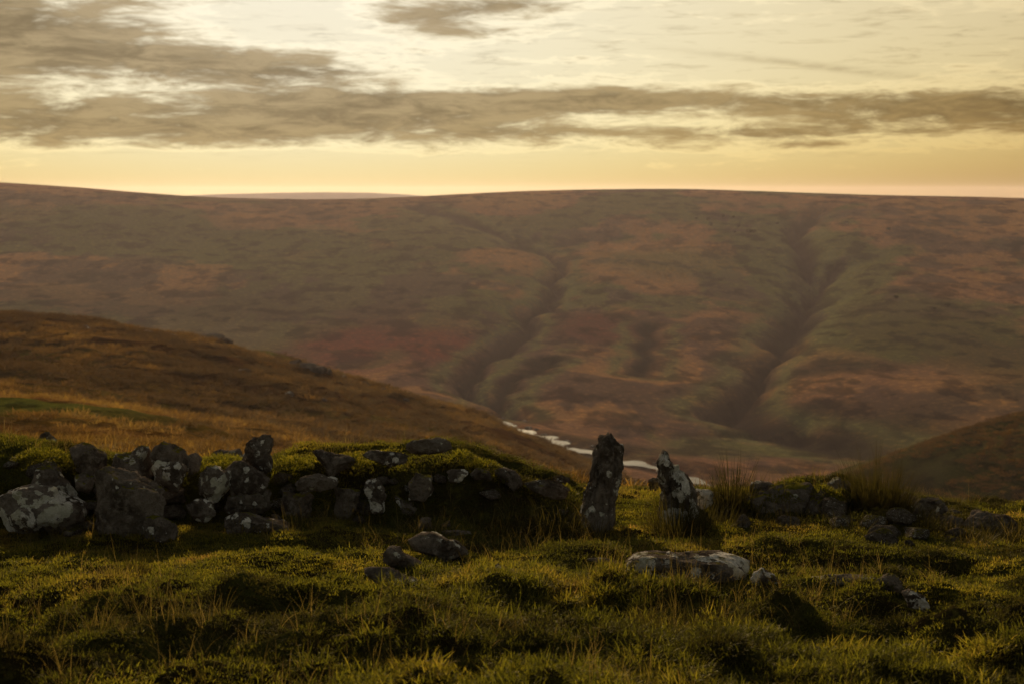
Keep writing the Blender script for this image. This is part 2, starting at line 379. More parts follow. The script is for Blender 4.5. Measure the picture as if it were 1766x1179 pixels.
# the great moor across the valley
river_px = [(560, 655, 500), (690, 692, 530), (770, 709, 570), (805, 711, 592), (835, 720, 592), (885, 736, 580), (930, 750, 562), (985, 768, 545), (1040, 783, 530), (1105, 797, 515), (1180, 818, 500), (1290, 850, 480)]
RIV = [unproj(*p) for p in river_px]
moor_px = [(-900, 300, 1450), (-500, 295, 1470), (-250, 300, 1480), (0, 314, 1500), (150, 322, 1520), (300, 334, 1550), (480, 339, 1600), (600, 339, 1610), (720, 336, 1610), (800, 331, 1630), (900, 326, 1650), (1050, 322, 1690), (1150, 321, 1700), (1300, 325, 1660), (1500, 332, 1600), (1766, 337, 1550), (2050, 345, 1500), (2600, 350, 1480),
           (-600, 400, 1180), (0, 412, 1180), (200, 420, 1180), (400, 428, 1200), (700, 412, 1250), (1000, 415, 1300), (1300, 418, 1260), (1600, 425, 1190), (1766, 430, 1150), (2300, 440, 1120),
           (-600, 500, 960), (0, 505, 950), (400, 520, 950), (700, 522, 950), (900, 520, 980), (1100, 522, 1000), (1300, 530, 960), (1600, 545, 900), (1766, 560, 860), (2300, 570, 840),
           (0, 605, 740), (400, 605, 770), (640, 625, 750), (400, 680, 590), (0, 690, 560), (900, 625, 760), (1100, 635, 770), (1300, 660, 710), (1500, 685, 660), (1700, 700, 620), (2200, 720, 600),
           (1000, 715, 620), (1200, 750, 600), (1400, 775, 560), (1600, 800, 520), (1766, 815, 490), (2200, 840, 460)]
moor_px = [(a_, b_ + (4.5 if i_ < 18 else 0), c_) for i_, (a_, b_, c_) in enumerate(moor_px)]
moor_pts = [unproj(*p) for p in moor_px] + RIV
moor_pts += [np.array([p[0], p[1] + 500, p[2] - 45]) for p in [unproj(*q) for q in moor_px[:18]]]
moor_pts += [np.array([p[0] - 40, p[1] - 60, p[2] + 4]) for p in RIV[3:]] + [np.array([p[0] - 100, p[1] - 180, p[2] + 10]) for p in RIV[3:]]
MT = TPS(moor_pts, 1e-6)
def trace(pts): return [raycast(px, py, MT, 420, 2200) for px, py in pts]
gullies = [(trace([(840, 392), (885, 405), (930, 422), (962, 440), (972, 462), (945, 490), (922, 520), (905, 556), (868, 585), (832, 608), (812, 628), (806, 645), (835, 668), (862, 684), (850, 712)]), 5.5, 10),
           (trace([(1440, 345), (1385, 375), (1372, 400), (1385, 428), (1400, 460), (1398, 490), (1380, 525), (1365, 560), (1335, 590), (1312, 622), (1280, 660), (1255, 690), (1300, 720)]), 8, 13),
           (trace([(1452, 435), (1425, 455), (1402, 480)]), 6, 8),
           (trace([(700, 352), (800, 380), (860, 398)]), 8, 3),
           (trace([(1300, 712), (1370, 730), (1430, 745), (1500, 770)]), 8, 5),
           (trace([(960, 610), (900, 640), (872, 672)]), 5, 3),
           (trace([(1130, 545), (1110, 600), (1105, 640)]), 6, 3)]
def gully_dist(x, y, poly): return seg_dist(x + 6 * vnoise(x / 30, y / 30, seed=61) + 2.5 * vnoise(x / 9, y / 16, seed=63), y + 10 * vnoise(x / 40, y / 40, seed=62), poly)
riv_line = [(p[0], p[1]) for p in RIV]
def moor_h(x, y):
    h = MT(x, y)
    far = sstep(430, 700, y) * (.12 + .88 * sstep(1560, 1250, y))
    h = h + far * (6 * fbm(x / 230, y / 260, octaves=4, seed=51) + 4.0 * fbm(x / 70, y / 110, octaves=4, seed=53))
    for poly, wd, dp in gullies:
        d, t = gully_dist(x, y, poly)
        env = sstep(0, .12, t) * (.65 + .35 * sstep(1.0, .85, t))
        h = h - dp * env * np.exp(-(d / wd)**1.4) - dp * .5 * env * np.exp(-(d / (wd * 5.5))**2)
    d, t = seg_dist(x, y, riv_line)
    zr = np.interp(t, np.linspace(0, 1, len(RIV)), [p[2] for p in RIV])
    k = np.exp(-(d / 22)**2); h = h * (1 - k) + zr * k - 1.6 * np.exp(-(d / 9)**4)
    return h
X, Y = polar(330, 2500, 560, -31, 31, 820)
Zm = moor_h(X, Y)
MOOR_MAT = moor_material('moor_grass_and_heather', .05, .85, 3.0)
mo = grid_mesh('moor', X, Y, Zm, MOOR_MAT); mo['kind'] = 'structure'
def moor_col(x, y):
    n = fbm(x / 120, y / 170, octaves=5, rough=.6, seed=71); n2 = fbm(x / 300, y / 300, octaves=3, seed=73); n3 = fbm(x / 40, y / 70, octaves=4, rough=.6, seed=75)
    c = np.broadcast_to(np.array([.25, .128, .074]), x.shape + (3,)).copy()
    c = mixc(c, (.098, .100, .044), sstep(.02, .2, n + .35 * n2) * .95)
    c = mixc(c, (.30, .155, .075), sstep(.08, .22, -n) * .85)
    c = mixc(c, (.085, .055, .050), sstep(.10, .26, n3) * .8)
    low = sstep(1150, 800, y); c = mixc(c, (.150, .078, .076), low * sstep(-.15, .3, fbm(x / 90 + 9, y / 120, octaves=4, seed=77)) * .3)
    def patch(px, py, sx, sd, colr, amt=1.0):
        p = raycast(px, py, MT, 420, 2200); k = p[1] / FPX
        q = ((x - p[0]) / (sx * k))**2 + ((y - p[1]) / sd)**2
        return mixc(c, colr, np.clip(np.exp(-q) * 1.5 + .7 * n3 * np.exp(-q * .5), 0, 1) * amt)
    c = patch(600, 600, 95, 75, (.150, .042, .034), .95)
    c = patch(760, 590, 60, 55, (.155, .046, .036), .9)
    c = patch(1050, 560, 75, 45, (.125, .042, .036), .95)
    c = patch(1290, 678, 60, 38, (.055, .034, .026), .95)
    c = patch(1440, 640, 95, 16, (.050, .030, .024), .95)
    c = patch(1400, 700, 60, 16, (.055, .034, .024), .9)
    c = patch(1000, 765, 190, 24, (.055, .036, .022), .8)
    c = patch(1480, 740, 130, 26, (.060, .038, .022), .7)
    c = patch(1330, 722, 60, 10, (.13, .145, .055), .9)
    c = patch(1480, 590, 120, 60, (.095, .095, .036), .7)
    c = patch(1180, 450, 130, 60, (.100, .105, .045), .7)
    c = patch(960, 480, 60, 50, (.100, .105, .045), .6)
    c = patch(480, 430, 230, 90, (.088, .095, .036), .8)
    c = patch(150, 380, 200, 70, (.070, .078, .030), .8)
    c = patch(250, 520, 360, 80, (.060, .050, .030), .7)  # cloud shadow painted as darker vegetation
    c = patch(1690, 600, 160, 160, (.070, .060, .024), .7)
    c = patch(1700, 790, 190, 70, (.030, .036, .014), .95)  # cloud and vignette shade painted into the slope colour
    c = patch(560, 350, 330, 120, (.17, .090, .046), .5)
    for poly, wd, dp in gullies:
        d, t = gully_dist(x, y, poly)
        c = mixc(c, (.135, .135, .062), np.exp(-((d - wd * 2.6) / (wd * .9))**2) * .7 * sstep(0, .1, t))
        c = mixc(c, (.022, .017, .014), np.exp(-(d / (wd * 1.35))**3) * sstep(0, .08, t))  # gully shade and heather painted together as one dark colour
    return c
set_color(mo, 'veg_shade', moor_col(X, Y))

# the spur that comes in low from the right, rough grass with its shade painted in
right_pts = [unproj(*p) for p in [(2600, 560, 330), (2200, 640, 330), (1950, 680, 330), (1766, 715, 330), (1680, 745, 325), (1600, 785, 320), (1540, 820, 315), (1480, 860, 310), (1350, 940, 300), (2600, 800, 240), (2200, 905, 240), (1900, 965, 240), (1766, 1000, 240), (1600, 1060, 240), (1400, 1130, 240), (2300, 1200, 150), (1766, 1300, 150), (1500, 1400, 150)]]
right_pts += [np.array([p[0] - 20, p[1] + 60, p[2] - 22]) for p in right_pts[:9]]
RT = TPS(right_pts, 1e-5)
def right_h(x, y): return RT(x, y) + 2.0 * fbm(x / 40, y / 40, octaves=4, seed=81) + .9 * fbm(x / 10, y / 10, octaves=4, seed=83)
X, Y = polar(60, 400, 200, 4, 46, 300)
Zr = right_h(X, Y) - 60 * sstep(150, 60, Y)
RIGHT_MAT = moor_material('shade_darkened_grass', .22, .8, .5)
rh = grid_mesh('spur', X, Y, Zr, RIGHT_MAT); rh['kind'] = 'structure'
nn = fbm(X / 25, Y / 30, octaves=4, seed=85)
cr = np.broadcast_to(np.array([.032, .034, .012]), X.shape + (3,)).copy(); cr = mixc(cr, (.085, .070, .024), sstep(.05, .3, nn) * .9); cr = mixc(cr, (.020, .015, .009), sstep(.05, .4, -nn) * .8)
set_color(rh, 'veg_shade', cr)

# far pale hill on the skyline
fd = [(-900, 345), (-200, 352), (200, 346), (330, 337), (400, 334.5), (480, 332.5), (560, 332), (640, 333), (700, 336), (780, 342), (900, 348), (1400, 352), (2600, 350)]
FP = np.array([unproj(px, py, 6500) for px, py in fd])
X, Y = polar(4200, 9000, 40, -36, 36, 200)
ridge_z = np.interp(X / Y * 6500, FP[:, 0], FP[:, 2])
Zf = ridge_z - ((Y - 6500) / 2600)**2 * 160 + 3 * fbm(X / 400, Y / 400, seed=91)
FAR_MAT = moor_material('far_moor', .02, .4, 2.0)
fh = grid_mesh('distant_hill', X, Y, Zf, FAR_MAT); fh['kind'] = 'structure'
set_color(fh, 'veg_shade', np.broadcast_to(np.array([.075, .075, .05]), X.shape + (3,)).copy())
# valley ground under everything, out to the horizon
X, Y = polar(300, 9200, 60, -44, 44, 60)
lowland = grid_mesh('terrain', X, Y, np.full(X.shape, -150.0) + 8 * fbm(X / 900, Y / 900, seed=95), FAR_MAT); lowland['kind'] = 'structure'
set_color(lowland, 'veg_shade', np.broadcast_to(np.array([.09, .07, .04]), X.shape + (3,)).copy())

# river
m, b, out = new_mat('river_water')
g = b.node('ShaderNodeNewGeometry'); wn = b.m('ADD', b.noise(b.scale_vec(g.outputs['Position'], (1, .5, 1)), .9, 4, .6), b.m('MULTIPLY', b.noise(g.outputs['Position'], .15, 3, .5), 1.0))
pr = principled(b, out, (.035, .026, .014), .30, wn, .5, .3, .5); pr.inputs['IOR'].default_value = 1.33
WATER = m
ts = np.linspace(0, 1, 260); k = np.linspace(0, 1, len(RIV)); RV = np.array(RIV)
cx, cyy, cz = (np.interp(ts, k, RV[:, i]) for i in range(3))
cx = cx + 2.5 * vnoise(ts * 22, ts * 0, seed=101)
tx, ty = np.gradient(cx), np.gradient(cyy); ln = np.hypot(tx, ty); nx, ny = -ty / ln, tx / ln
wd = np.clip(2.2 + 3.6 * vnoise(ts * 40, ts * 0 + 3, seed=103) + 1.5 * vnoise(ts * 130, ts * 0 + 3, seed=104), .5, 5)
S = np.linspace(-1, 1, 7)
river = grid_mesh('river', cx[:, None] + nx[:, None] * wd[:, None] * S, cyy[:, None] + ny[:, None] * wd[:, None] * S, np.repeat(cz[:, None] - .75, 7, 1), WATER); river['kind'] = 'structure'

# ------------------------------------------------------------------ stones
def ico(level):
    bm = bmesh.new(); bmesh.ops.create_icosphere(bm, subdivisions=level, radius=1)
    V = np.array([v.co[:] for v in bm.verts]); F = [[v.index for v in f.verts] for f in bm.faces]; bm.free(); return V, F
ICO = {l: ico(l) for l in (3, 4, 5)}
ZO = {'A': (0, 700, 3.924), 'B': (400, 700, 3.924), 'C': (800, 700, 3.924), 'D': (1200, 750, 3.12), 'F': (500, 880, 2.943), 'G': (1000, 880, 2.3055)}
def stone(name, zone, pts, depth=None, thick=.8, level=5, lichen=.3, moss=.2, rough=.6, striate=0, square=.82, root=.22, parent=None, seed=None, lean=0.0):
    ox, oy, sc = ZO[zone]
    px = np.array([(ox + x / sc, oy + y / sc) for x, y in pts])
    if depth is None:
        bx, by = px[:, 0].mean(), px[:, 1].max()
        depth = raycast(bx, by, lambda x, y: ground_base(x, y) + .02, 4, 40)[1]
    seed = seed if seed is not None else int(abs(px.sum() * 7)) % 99991
    W = np.array([unproj(a, b_, depth) for a, b_ in px])
    c = np.array([W[:, 0].mean(), depth, (W[:, 2].max() + W[:, 2].min()) / 2])
    o2 = W[:, [0, 2]] - c[[0, 2]]
    hgt = np.ptp(o2[:, 1]); low = o2[:, 1] < 0
    o2[low, 1] -= root * hgt * np.clip(-o2[low, 1] / (hgt * .5), 0, 1)
    # radial outline
    seg = np.concatenate([o2, o2[:1]]); fine = np.concatenate([np.linspace(seg[i], seg[i + 1], 24, endpoint=False) for i in range(len(o2))])
    ang = np.arctan2(fine[:, 1], fine[:, 0]); rad = np.hypot(fine[:, 0], fine[:, 1]); tt = np.linspace(-math.pi, math.pi, 181)
    prof = np.array([rad[np.argsort(np.abs((ang - t + math.pi) % (2 * math.pi) - math.pi))[:5]].mean() for t in tt])
    V, F = ICO[level]; V = V.copy()
    th = np.arctan2(V[:, 2], V[:, 0]); rho = np.hypot(V[:, 0], V[:, 2]); Rr = np.interp(th, tt, prof)
    wid = np.ptp(o2[:, 0]); dep = thick * min(wid, hgt * 1.8) * .5
    q = rho ** square
    P = np.stack([Rr * q * np.cos(th), np.sign(V[:, 1]) * np.abs(V[:, 1])**.8 * dep, Rr * q * np.sin(th)], 1)
    rg = np.random.default_rng(seed)
    nn_ = rg.normal(size=(16, 3)); nn_ /= np.linalg.norm(nn_, axis=1, keepdims=True); hh = rg.uniform(.62, .95, 16)      # broken faces of the block
    rr_ = (hh[None] / np.maximum(V @ nn_.T, .12)).min(1); P *= np.minimum(rr_, 1.12)[:, None]
    size = math.sqrt(wid * hgt)
    nr = P / np.maximum(np.linalg.norm(P, axis=1, keepdims=True), 1e-6)
    f = 1 / size; off = rg.uniform(0, 50, 3)
    d = .12 * fbm(P[:, 0] * f * 2.2 + off[0], P[:, 1] * f * 2.2 + off[1], P[:, 2] * f * 2.2 + off[2], 3, .5, seed % 97)
    r = fbm(P[:, 0] * f * 6 + off[1], P[:, 1] * f * 6 + off[2], P[:, 2] * f * 6 + off[0], 4, .55, seed % 89); d += .085 * (.5 - np.abs(r) * 2.4)
    d += .035 * fbm(P[:, 0] * f * 18, P[:, 1] * f * 18, P[:, 2] * f * 18, 3, .6, seed % 83)
    if striate:
        r = fbm(P[:, 0] * 16 + off[0], P[:, 1] * 16, P[:, 2] * 1.6, 3, .6, seed % 71); d += striate * (np.abs(r) * 2 - .5)
    P = P + nr * (d * size * rough)[:, None]
    for ax, k_ in ((0, 0), (2, 1)):
        lo, hi = P[:, ax].min(), P[:, ax].max(); P[:, ax] = o2[:, k_].min() + (P[:, ax] - lo) / (hi - lo) * np.ptp(o2[:, k_])
    P[:, 1] += lean * P[:, 2]
    o = mesh_obj(name, P, F, ROCK, parent)
    o.location = c if parent is None else c - np.array(parent.location)
    o.rotation_euler.z = 0
    o['lichen'] = float(lichen); o['moss'] = float(moss)
    return o
def loose(label, zone, pts, cat='boulder', name='boulder', group=None, **kw):
    return tag(stone(name, zone, pts, **kw), label, cat, group)

def wall_root(name, px, label):
    o = bpy.data.objects.new(name, None); col.objects.link(o); p = unproj(px, 890, 10.8)
    o.location = (p[0], 10.8, float(ground_base(p[0], 10.8))); o.empty_display_size = .2; return tag(o, label, 'wall')
WL = wall_root('stone_wall', 500, 'tumbled mossy drystone wall running from the left edge to the tall standing stone')
WR = wall_root('stone_wall', 1400, 'low overgrown wall remnant to the right of the leaning stone')
left_wall = [
 ('A', [(205,480),(240,400),(310,385),(370,420),(400,480),(470,530),(510,580),(500,630),(400,640),(300,610),(220,580)], dict(depth=10.65, lichen=.45)),
 ('A', [(535,350),(570,295),(620,285),(670,330),(690,370),(670,430),(600,450),(540,430)], dict(depth=10.6, lichen=.0)),
 ('A', [(460,340),(490,270),(560,250),(650,260),(740,290),(740,380),(650,440),(470,420)], dict(depth=10.9, lichen=.2)),
 ('A', [(730,300),(860,290),(900,260),(960,255),(1010,280),(1015,350),(1010,500),(880,520),(740,480)], dict(depth=10.8, level=5, lichen=.3)),
 ('A', [(1015,310),(1030,260),(1090,232),(1180,240),(1230,275),(1280,310),(1250,370),(1150,390),(1060,380),(1015,355)], dict(depth=10.8, level=5, lichen=.15)),
 ('A', [(1020,420),(1080,365),(1180,355),(1240,375),(1270,430),(1265,490),(1220,540),(1120,530),(1040,500)], dict(depth=10.55, level=5, lichen=.62, moss=0)),
 ('A', [(1260,320),(1330,310),(1365,350),(1360,430),(1290,450),(1260,390)], dict(depth=10.75, lichen=.1)),
 ('A', [(1330,500),(1370,440),(1420,390),(1480,385),(1510,430),(1580,470),(1590,540),(1540,580),(1440,600),(1340,570)], dict(depth=10.5, level=5, lichen=.66, moss=0)),
 ('A', [(500,460),(560,450),(640,460),(650,520),(600,570),(520,550)], dict(depth=10.5, lichen=.1, moss=.35)),
 ('A', [(690,500),(800,480),(1010,490),(1150,530),(1260,560),(1200,640),(900,650),(700,600)], dict(depth=10.75, lichen=.1)),
 ('B', [(-50,440),(0,385),(60,360),(140,390),(230,440),(255,500),(235,560),(150,600),(40,590),(-20,560)], dict(depth=10.55, level=5, lichen=.42, moss=-.1)),
 ('B', [(-60,600),(50,590),(160,580),(240,555),(265,600),(260,670),(200,700),(50,700),(-50,690)], dict(depth=10.5, lichen=.25)),
 ('B', [(65,345),(90,270),(140,215),(200,185),(255,200),(285,250),(285,330),(290,410),(230,430),(170,420),(110,380)], dict(depth=10.75, level=5, lichen=.4, moss=-.1)),
 ('B', [(545,310),(600,290),(680,320),(790,340),(840,370),(790,410),(690,445),(640,430),(590,390)], dict(depth=10.75, level=5, lichen=.35, moss=-.1)),
 ('B', [(425,520),(470,465),(540,450),(620,475),(690,490),(715,520),(700,555),(620,560),(500,565),(440,555)], dict(depth=10.45, level=5, lichen=.5, moss=-.1, root=.1)),
 ('B', [(885,325),(940,290),(1010,300),(1110,290),(1190,310),(1195,370),(1100,390),(1010,375),(930,345)], dict(depth=10.75, level=5, lichen=.45, moss=-.1)),
 ('B', [(1175,260),(1220,230),(1300,222),(1380,210),(1470,235),(1490,265),(1480,300),(1380,310),(1230,312),(1180,290)], dict(depth=10.8, level=5, lichen=.3, moss=-.15, square=.6)),
 ('B', [(890,530),(930,490),(1000,480),(1040,530),(1050,600),(1050,680),(990,670),(930,620)], dict(depth=10.5, lichen=.65, moss=0)),
 ('B', [(1190,500),(1260,440),(1350,460),(1370,540),(1300,600),(1200,580)], dict(depth=10.55, lichen=.4)),
 ('B', [(1450,450),(1500,420),(1570,420),(1600,460),(1560,500),(1480,500)], dict(depth=10.6, lichen=.62, moss=0)),
 ('B', [(1610,455),(1680,405),(1740,430),(1760,480),(1640,490)], dict(depth=10.65, lichen=.4)),
 ('B', [(700,560),(800,540),(880,580),(880,700),(780,740),(690,680)], dict(depth=10.6, lichen=.1)),
 ('B', [(1100,600),(1220,620),(1300,680),(1280,780),(1150,780),(1080,700)], dict(depth=10.6, lichen=.15)),
 ('B', [(330,580),(430,600),(560,620),(560,720),(420,760),(320,700)], dict(depth=10.6, lichen=.1)),
 ('C', [(205,445),(260,410),(330,440),(390,470),(400,505),(330,540),(240,500)], dict(depth=10.8, lichen=.4, moss=0)),
 ('C', [(410,525),(450,495),(520,490),(600,500),(680,530),(720,560),(660,600),(560,600),(450,570)], dict(depth=10.7, lichen=.35, moss=.1)),
 ('C', [(600,475),(660,462),(720,480),(720,510),(620,510)], dict(depth=11.1, lichen=.5, moss=.1)),
]
for z, p, kw in left_wall: stone('stone', z, p, parent=WL, **kw)
right_wall = [
 ('D', [(285,300),(300,258),(360,245),(420,260),(410,310),(330,325)], dict(depth=10.9, lichen=.6, moss=-.1)),
 ('D', [(260,325),(380,290),(470,260),(560,255),(620,255),(640,290),(590,370),(450,390),(350,385),(300,355)], dict(depth=10.75, level=5, lichen=.2, moss=.3)),
 ('D', [(700,280),(740,240),(780,230),(830,255),(860,300),(800,330),(720,320)], dict(depth=10.9, level=5, lichen=.3, moss=.1)),
 ('D', [(560,370),(600,295),(680,270),(760,300),(830,340),(800,410),(700,450),(600,430)], dict(depth=10.7, level=5, lichen=.1, moss=.55)),
 ('C', [(1550,605),(1590,560),(1640,560),(1690,590),(1680,645),(1640,690),(1580,660)], dict(depth=10.75, lichen=.75, moss=-.2)),
 ('C', [(1480,440),(1520,470),(1565,550),(1550,600),(1500,540)], dict(depth=10.95, lichen=.35)),
 ('D', [(1090,330),(1140,300),(1185,320),(1190,360),(1110,370)], dict(depth=11.0, lichen=.1)),
]
for z, p, kw in right_wall: stone('stone', z, p, parent=WR, **kw)

def pillar(label, zone, edge, depth, dep, lichen, notch, seed, lean=0.0):
    """an upright stone: (height pixel, left pixel, right pixel) rings with a cracked, weathered skin"""
    ox, oy, sc = ZO[zone]
    E = [(unproj(ox + l / sc, oy + y_ / sc, depth), unproj(ox + r_ / sc, oy + y_ / sc, depth)) for y_, l, r_ in edge]
    zz = np.array([e[0][2] for e in E])[::-1]; le = np.array([e[0][0] for e in E])[::-1]; ri = np.array([e[1][0] for e in E])[::-1]
    nz, na = 110, 96; zs = np.linspace(zz[0], zz[-1], nz); mid = np.interp(zs, zz, (le + ri) / 2); hw = np.interp(zs, zz, (ri - le) / 2) * .95 - .02
    x0_, z0_ = mid[0], zz[0]; th = np.linspace(0, 2 * math.pi, na, endpoint=False); top = zz[-1]; H_ = top - z0_
    P = []
    for z_, m_, w_ in zip(zs, mid, hw):
        cap = math.sqrt(max(0.02, 1 - max(0, (z_ - (top - .045)) / .045)**2)); ta = 1 - .25 * (z_ - z0_) / H_
        cx_ = np.sign(np.cos(th)) * np.abs(np.cos(th))**.72; sx_ = np.sign(np.sin(th)) * np.abs(np.sin(th))**.72
        P.append(np.stack([m_ + w_ * cap * cx_, dep * ta * cap * sx_ * (.8 + .2 * np.abs(np.cos(th * 1.5 + seed))), np.full(na, z_)], 1))
    P = np.concatenate(P); ctr = np.repeat(np.stack([mid, 0 * mid], 1), na, 0); nr = P[:, :2] - ctr; nr /= np.maximum(np.linalg.norm(nr, axis=1, keepdims=True), 1e-6)
    g1 = fbm(P[:, 0] * 15, P[:, 1] * 15, P[:, 2] * 1.7, 4, .6, seed); g2 = fbm(P[:, 0] * 9 + 5, P[:, 1] * 9, P[:, 2] * 7, 4, .55, seed + 9); g3 = fbm(P[:, 0] * 40, P[:, 1] * 40, P[:, 2] * 22, 3, .6, seed + 4)
    d = .024 - .11 * np.maximum(0, .32 - np.abs(g1) * 1.6) + .035 * g2 + .012 * g3
    P[:, :2] += nr * d[:, None]
    P[:, 2] -= notch * np.exp(-((P[:, 0] - mid[-1] - .018 - .02 * vnoise(P[:, 1] * 20, P[:, 1] * 0, seed=seed)) / .011)**2) * sstep(top - .16, top, P[:, 2]) + .4 * notch * sstep(mid[-1] + .01, mid[-1] + .03, P[:, 0]) * sstep(top - .2, top, P[:, 2])
    P[:, 2] += .055 * fbm(P[:, 0] * 14, P[:, 1] * 14, octaves=2, seed=seed) * sstep(top - .2, top, P[:, 2])
    P[:, 1] += lean * (P[:, 2] - z0_)
    P = np.concatenate([P, [[mid[-1], lean * H_, top - notch * .6]]]) - np.array([x0_, 0, z0_])
    F = [(k * na + j, k * na + (j + 1) % na, (k + 1) * na + (j + 1) % na, (k + 1) * na + j) for k in range(nz - 1) for j in range(na)] + [((nz - 1) * na + j, (nz - 1) * na + (j + 1) % na, nz * na) for j in range(na)]
    o = mesh_obj('standing_stone', P, F, ROCK); o.location = (x0_, depth, z0_); o['lichen'] = lichen; o['moss'] = -.12
    return tag(o, label, 'standing stone')
pillar('tall upright standing stone with split top, left post of the gap', 'C', [(215, 935, 1040), (228, 918, 1055), (250, 905, 1072), (330, 880, 1076), (420, 864, 1066), (500, 855, 1056), (545, 838, 1050), (600, 812, 1036), (680, 796, 1028), (800, 788, 1022), (900, 786, 1015), (1050, 780, 1015)], 10.35, .15, .34, .07, 3, .03)
pillar('shorter pointed standing stone leaning left, right post of the gap', 'C', [(313, 1335, 1372), (325, 1325, 1388), (345, 1316, 1402), (375, 1305, 1424), (430, 1300, 1462), (470, 1308, 1494), (520, 1322, 1532), (570, 1330, 1556), (640, 1328, 1572), (740, 1312, 1588), (900, 1300, 1590), (1000, 1300, 1590)], 10.45, .13, .62, .02, 8)
RUB = []
for i in range(4):
    V, F = ICO[4]; rg = np.random.default_rng(900 + i); nn_ = rg.normal(size=(16, 3)); nn_ /= np.linalg.norm(nn_, axis=1, keepdims=True); hh = rg.uniform(.62, .98, 16)
    P = V * np.minimum((hh[None] / np.maximum(V @ nn_.T, .12)).min(1), 1.15)[:, None]; P = P * (1 + .10 * fbm(P[:, 0] * 3 + i * 7, P[:, 1] * 3, P[:, 2] * 3, 4, .6, 40 + i))[:, None]
    me = bpy.data.meshes.new('stone'); me.from_pydata(P.tolist(), [], F); me.update(); me.polygons.foreach_set('use_smooth', [True] * len(me.polygons)); me.materials.append(ROCK); RUB.append(me)
def rubble(wall, n, pxr, pyr, seed):
    """packing stones showing in the face and along the top of a wall"""
    r = random.Random(seed)
    for i in range(n):
        px = r.uniform(*pxr); py = r.uniform(pyr[0](px), pyr[1](px)); p = raycast(px, py, ground_h, 8.5, 13, 900); sz = .035 + .07 * r.random()**2
        o = bpy.data.objects.new('stone', RUB[i % 4]); col.objects.link(o); o.parent = wall; o.location = p - np.array(wall.location) + np.array([0, 0, .2 * sz])
        o.scale = (sz * r.uniform(1.0, 1.7), sz, sz * r.uniform(.5, .9)); o.rotation_euler = (r.uniform(-.4, .4), r.uniform(-.5, .5), r.uniform(0, 6.28)); o['lichen'] = r.choice([0, .1, .25, .45]); o['moss'] = r.choice([-.2, 0, .2])
rubble(WL, 48, (20, 990), (lambda q: float(np.interp(q, [0, 250, 800, 1000], [790, 800, 790, 855])), lambda q: float(np.interp(q, [0, 500, 1000], [925, 905, 915]))), 5)
rubble(WR, 26, (1190, 1755), (lambda q: float(np.interp(q, [1190, 1500, 1766], [862, 855, 905])), lambda q: float(np.interp(q, [1190, 1500, 1766], [900, 935, 955]))), 6)
loose('biggest boulder, broad dark and square-shouldered, in front of the wall at left', 'A', [(640,480),(690,425),(760,415),(860,440),(960,485),(1060,505),(1140,545),(1150,640),(1130,760),(1000,840),(850,860),(700,850),(610,780),(605,640)], depth=10.0, level=5, lichen=.12, moss=.1, thick=.7)
loose('flat boulder with wide white lichen patches near the left edge', 'A', [(30,700),(60,600),(150,545),(260,570),(380,600),(520,640),(590,670),(580,730),(450,770),(320,780),(200,810),(80,800)], depth=10.25, level=5, lichen=.72, moss=-.2)
loose('small pale-topped stone lowest at the left edge', 'A', [(50,730),(130,680),(200,680),(250,715),(235,790),(120,810),(50,790)], depth=10.0, lichen=.6, moss=-.1)
loose('small lichen-spotted stone in grass right of the biggest boulder', 'A', [(1255,660),(1310,630),(1390,620),(1450,650),(1470,710),(1420,750),(1340,755),(1270,720)], depth=10.2, lichen=.55, moss=-.1)
loose('long low grey stone with ridged back at the foot of the left wall', 'B', [(-60,790),(0,725),(60,720),(160,750),(260,775),(350,780),(395,805),(360,840),(250,845),(100,860),(0,860),(-60,830)], depth=10.0, level=5, lichen=.3, moss=0)
loose('dark rounded stone in grass at the right foot of the biggest boulder', 'A', [(950,810),(1040,735),(1100,740),(1190,790),(1200,850),(1080,885),(960,875)], depth=9.8, lichen=.1, moss=.3)
loose('lone grey stone on the grass behind the wall at far left', 'A', [(255,250),(300,180),(345,165),(380,200),(392,262),(330,275),(265,270)], depth=15.5, lichen=.4)
loose('small dark stone behind the wall nearest the left edge', 'A', [(20,252),(60,205),(110,220),(112,268),(40,272)], depth=15, lichen=.0)
loose('low pale stones row behind the wall left of the upright wall stone', 'A', [(1425,315),(1480,290),(1540,310),(1640,290),(1645,345),(1540,355),(1430,345)], depth=14.5, lichen=.3, moss=-.1)
loose('broad smooth grey boulder behind the wall, half hidden', 'B', [(605,285),(680,258),(770,262),(830,290),(825,335),(720,340),(640,325)], depth=14.5, lichen=.25, moss=-.1)
loose('dark humped boulder behind the wall beside the upright wall stone', 'B', [(370,315),(430,280),(470,295),(522,330),(480,365),(385,358)], depth=13, lichen=.1)
loose('rounded grey stone far behind the gap beside the leaning stone', 'C', [(1245,505),(1280,480),(1320,490),(1332,540),(1300,566),(1255,548)], depth=13.0, lichen=.1, moss=-.2)
loose('tiny pale stone in grass below the left boulders', 'A', [(430,852),(460,835),(495,850),(485,872),(440,870)], depth=9.8, level=3, lichen=.5)
loose('broad flat slab with white lichen, highest of the central grass stones', 'B', [(1190,890),(1260,850),(1340,850),(1420,870),(1500,900),(1570,950),(1600,995),(1540,1015),(1440,1010),(1320,975),(1230,950)], level=5, lichen=.55, moss=0, thick=1.1)
loose('thin pale slab lying behind the central lichen slab', 'B', [(1400,855),(1450,835),(1500,850),(1540,840),(1620,845),(1628,872),(1560,884),(1440,882)], level=4, lichen=.55, moss=-.1)
loose('small rounded upright stone poking up behind the central slab', 'B', [(1255,805),(1280,755),(1330,750),(1360,790),(1355,835),(1260,838)], depth=10.0, lichen=.3, moss=-.1)
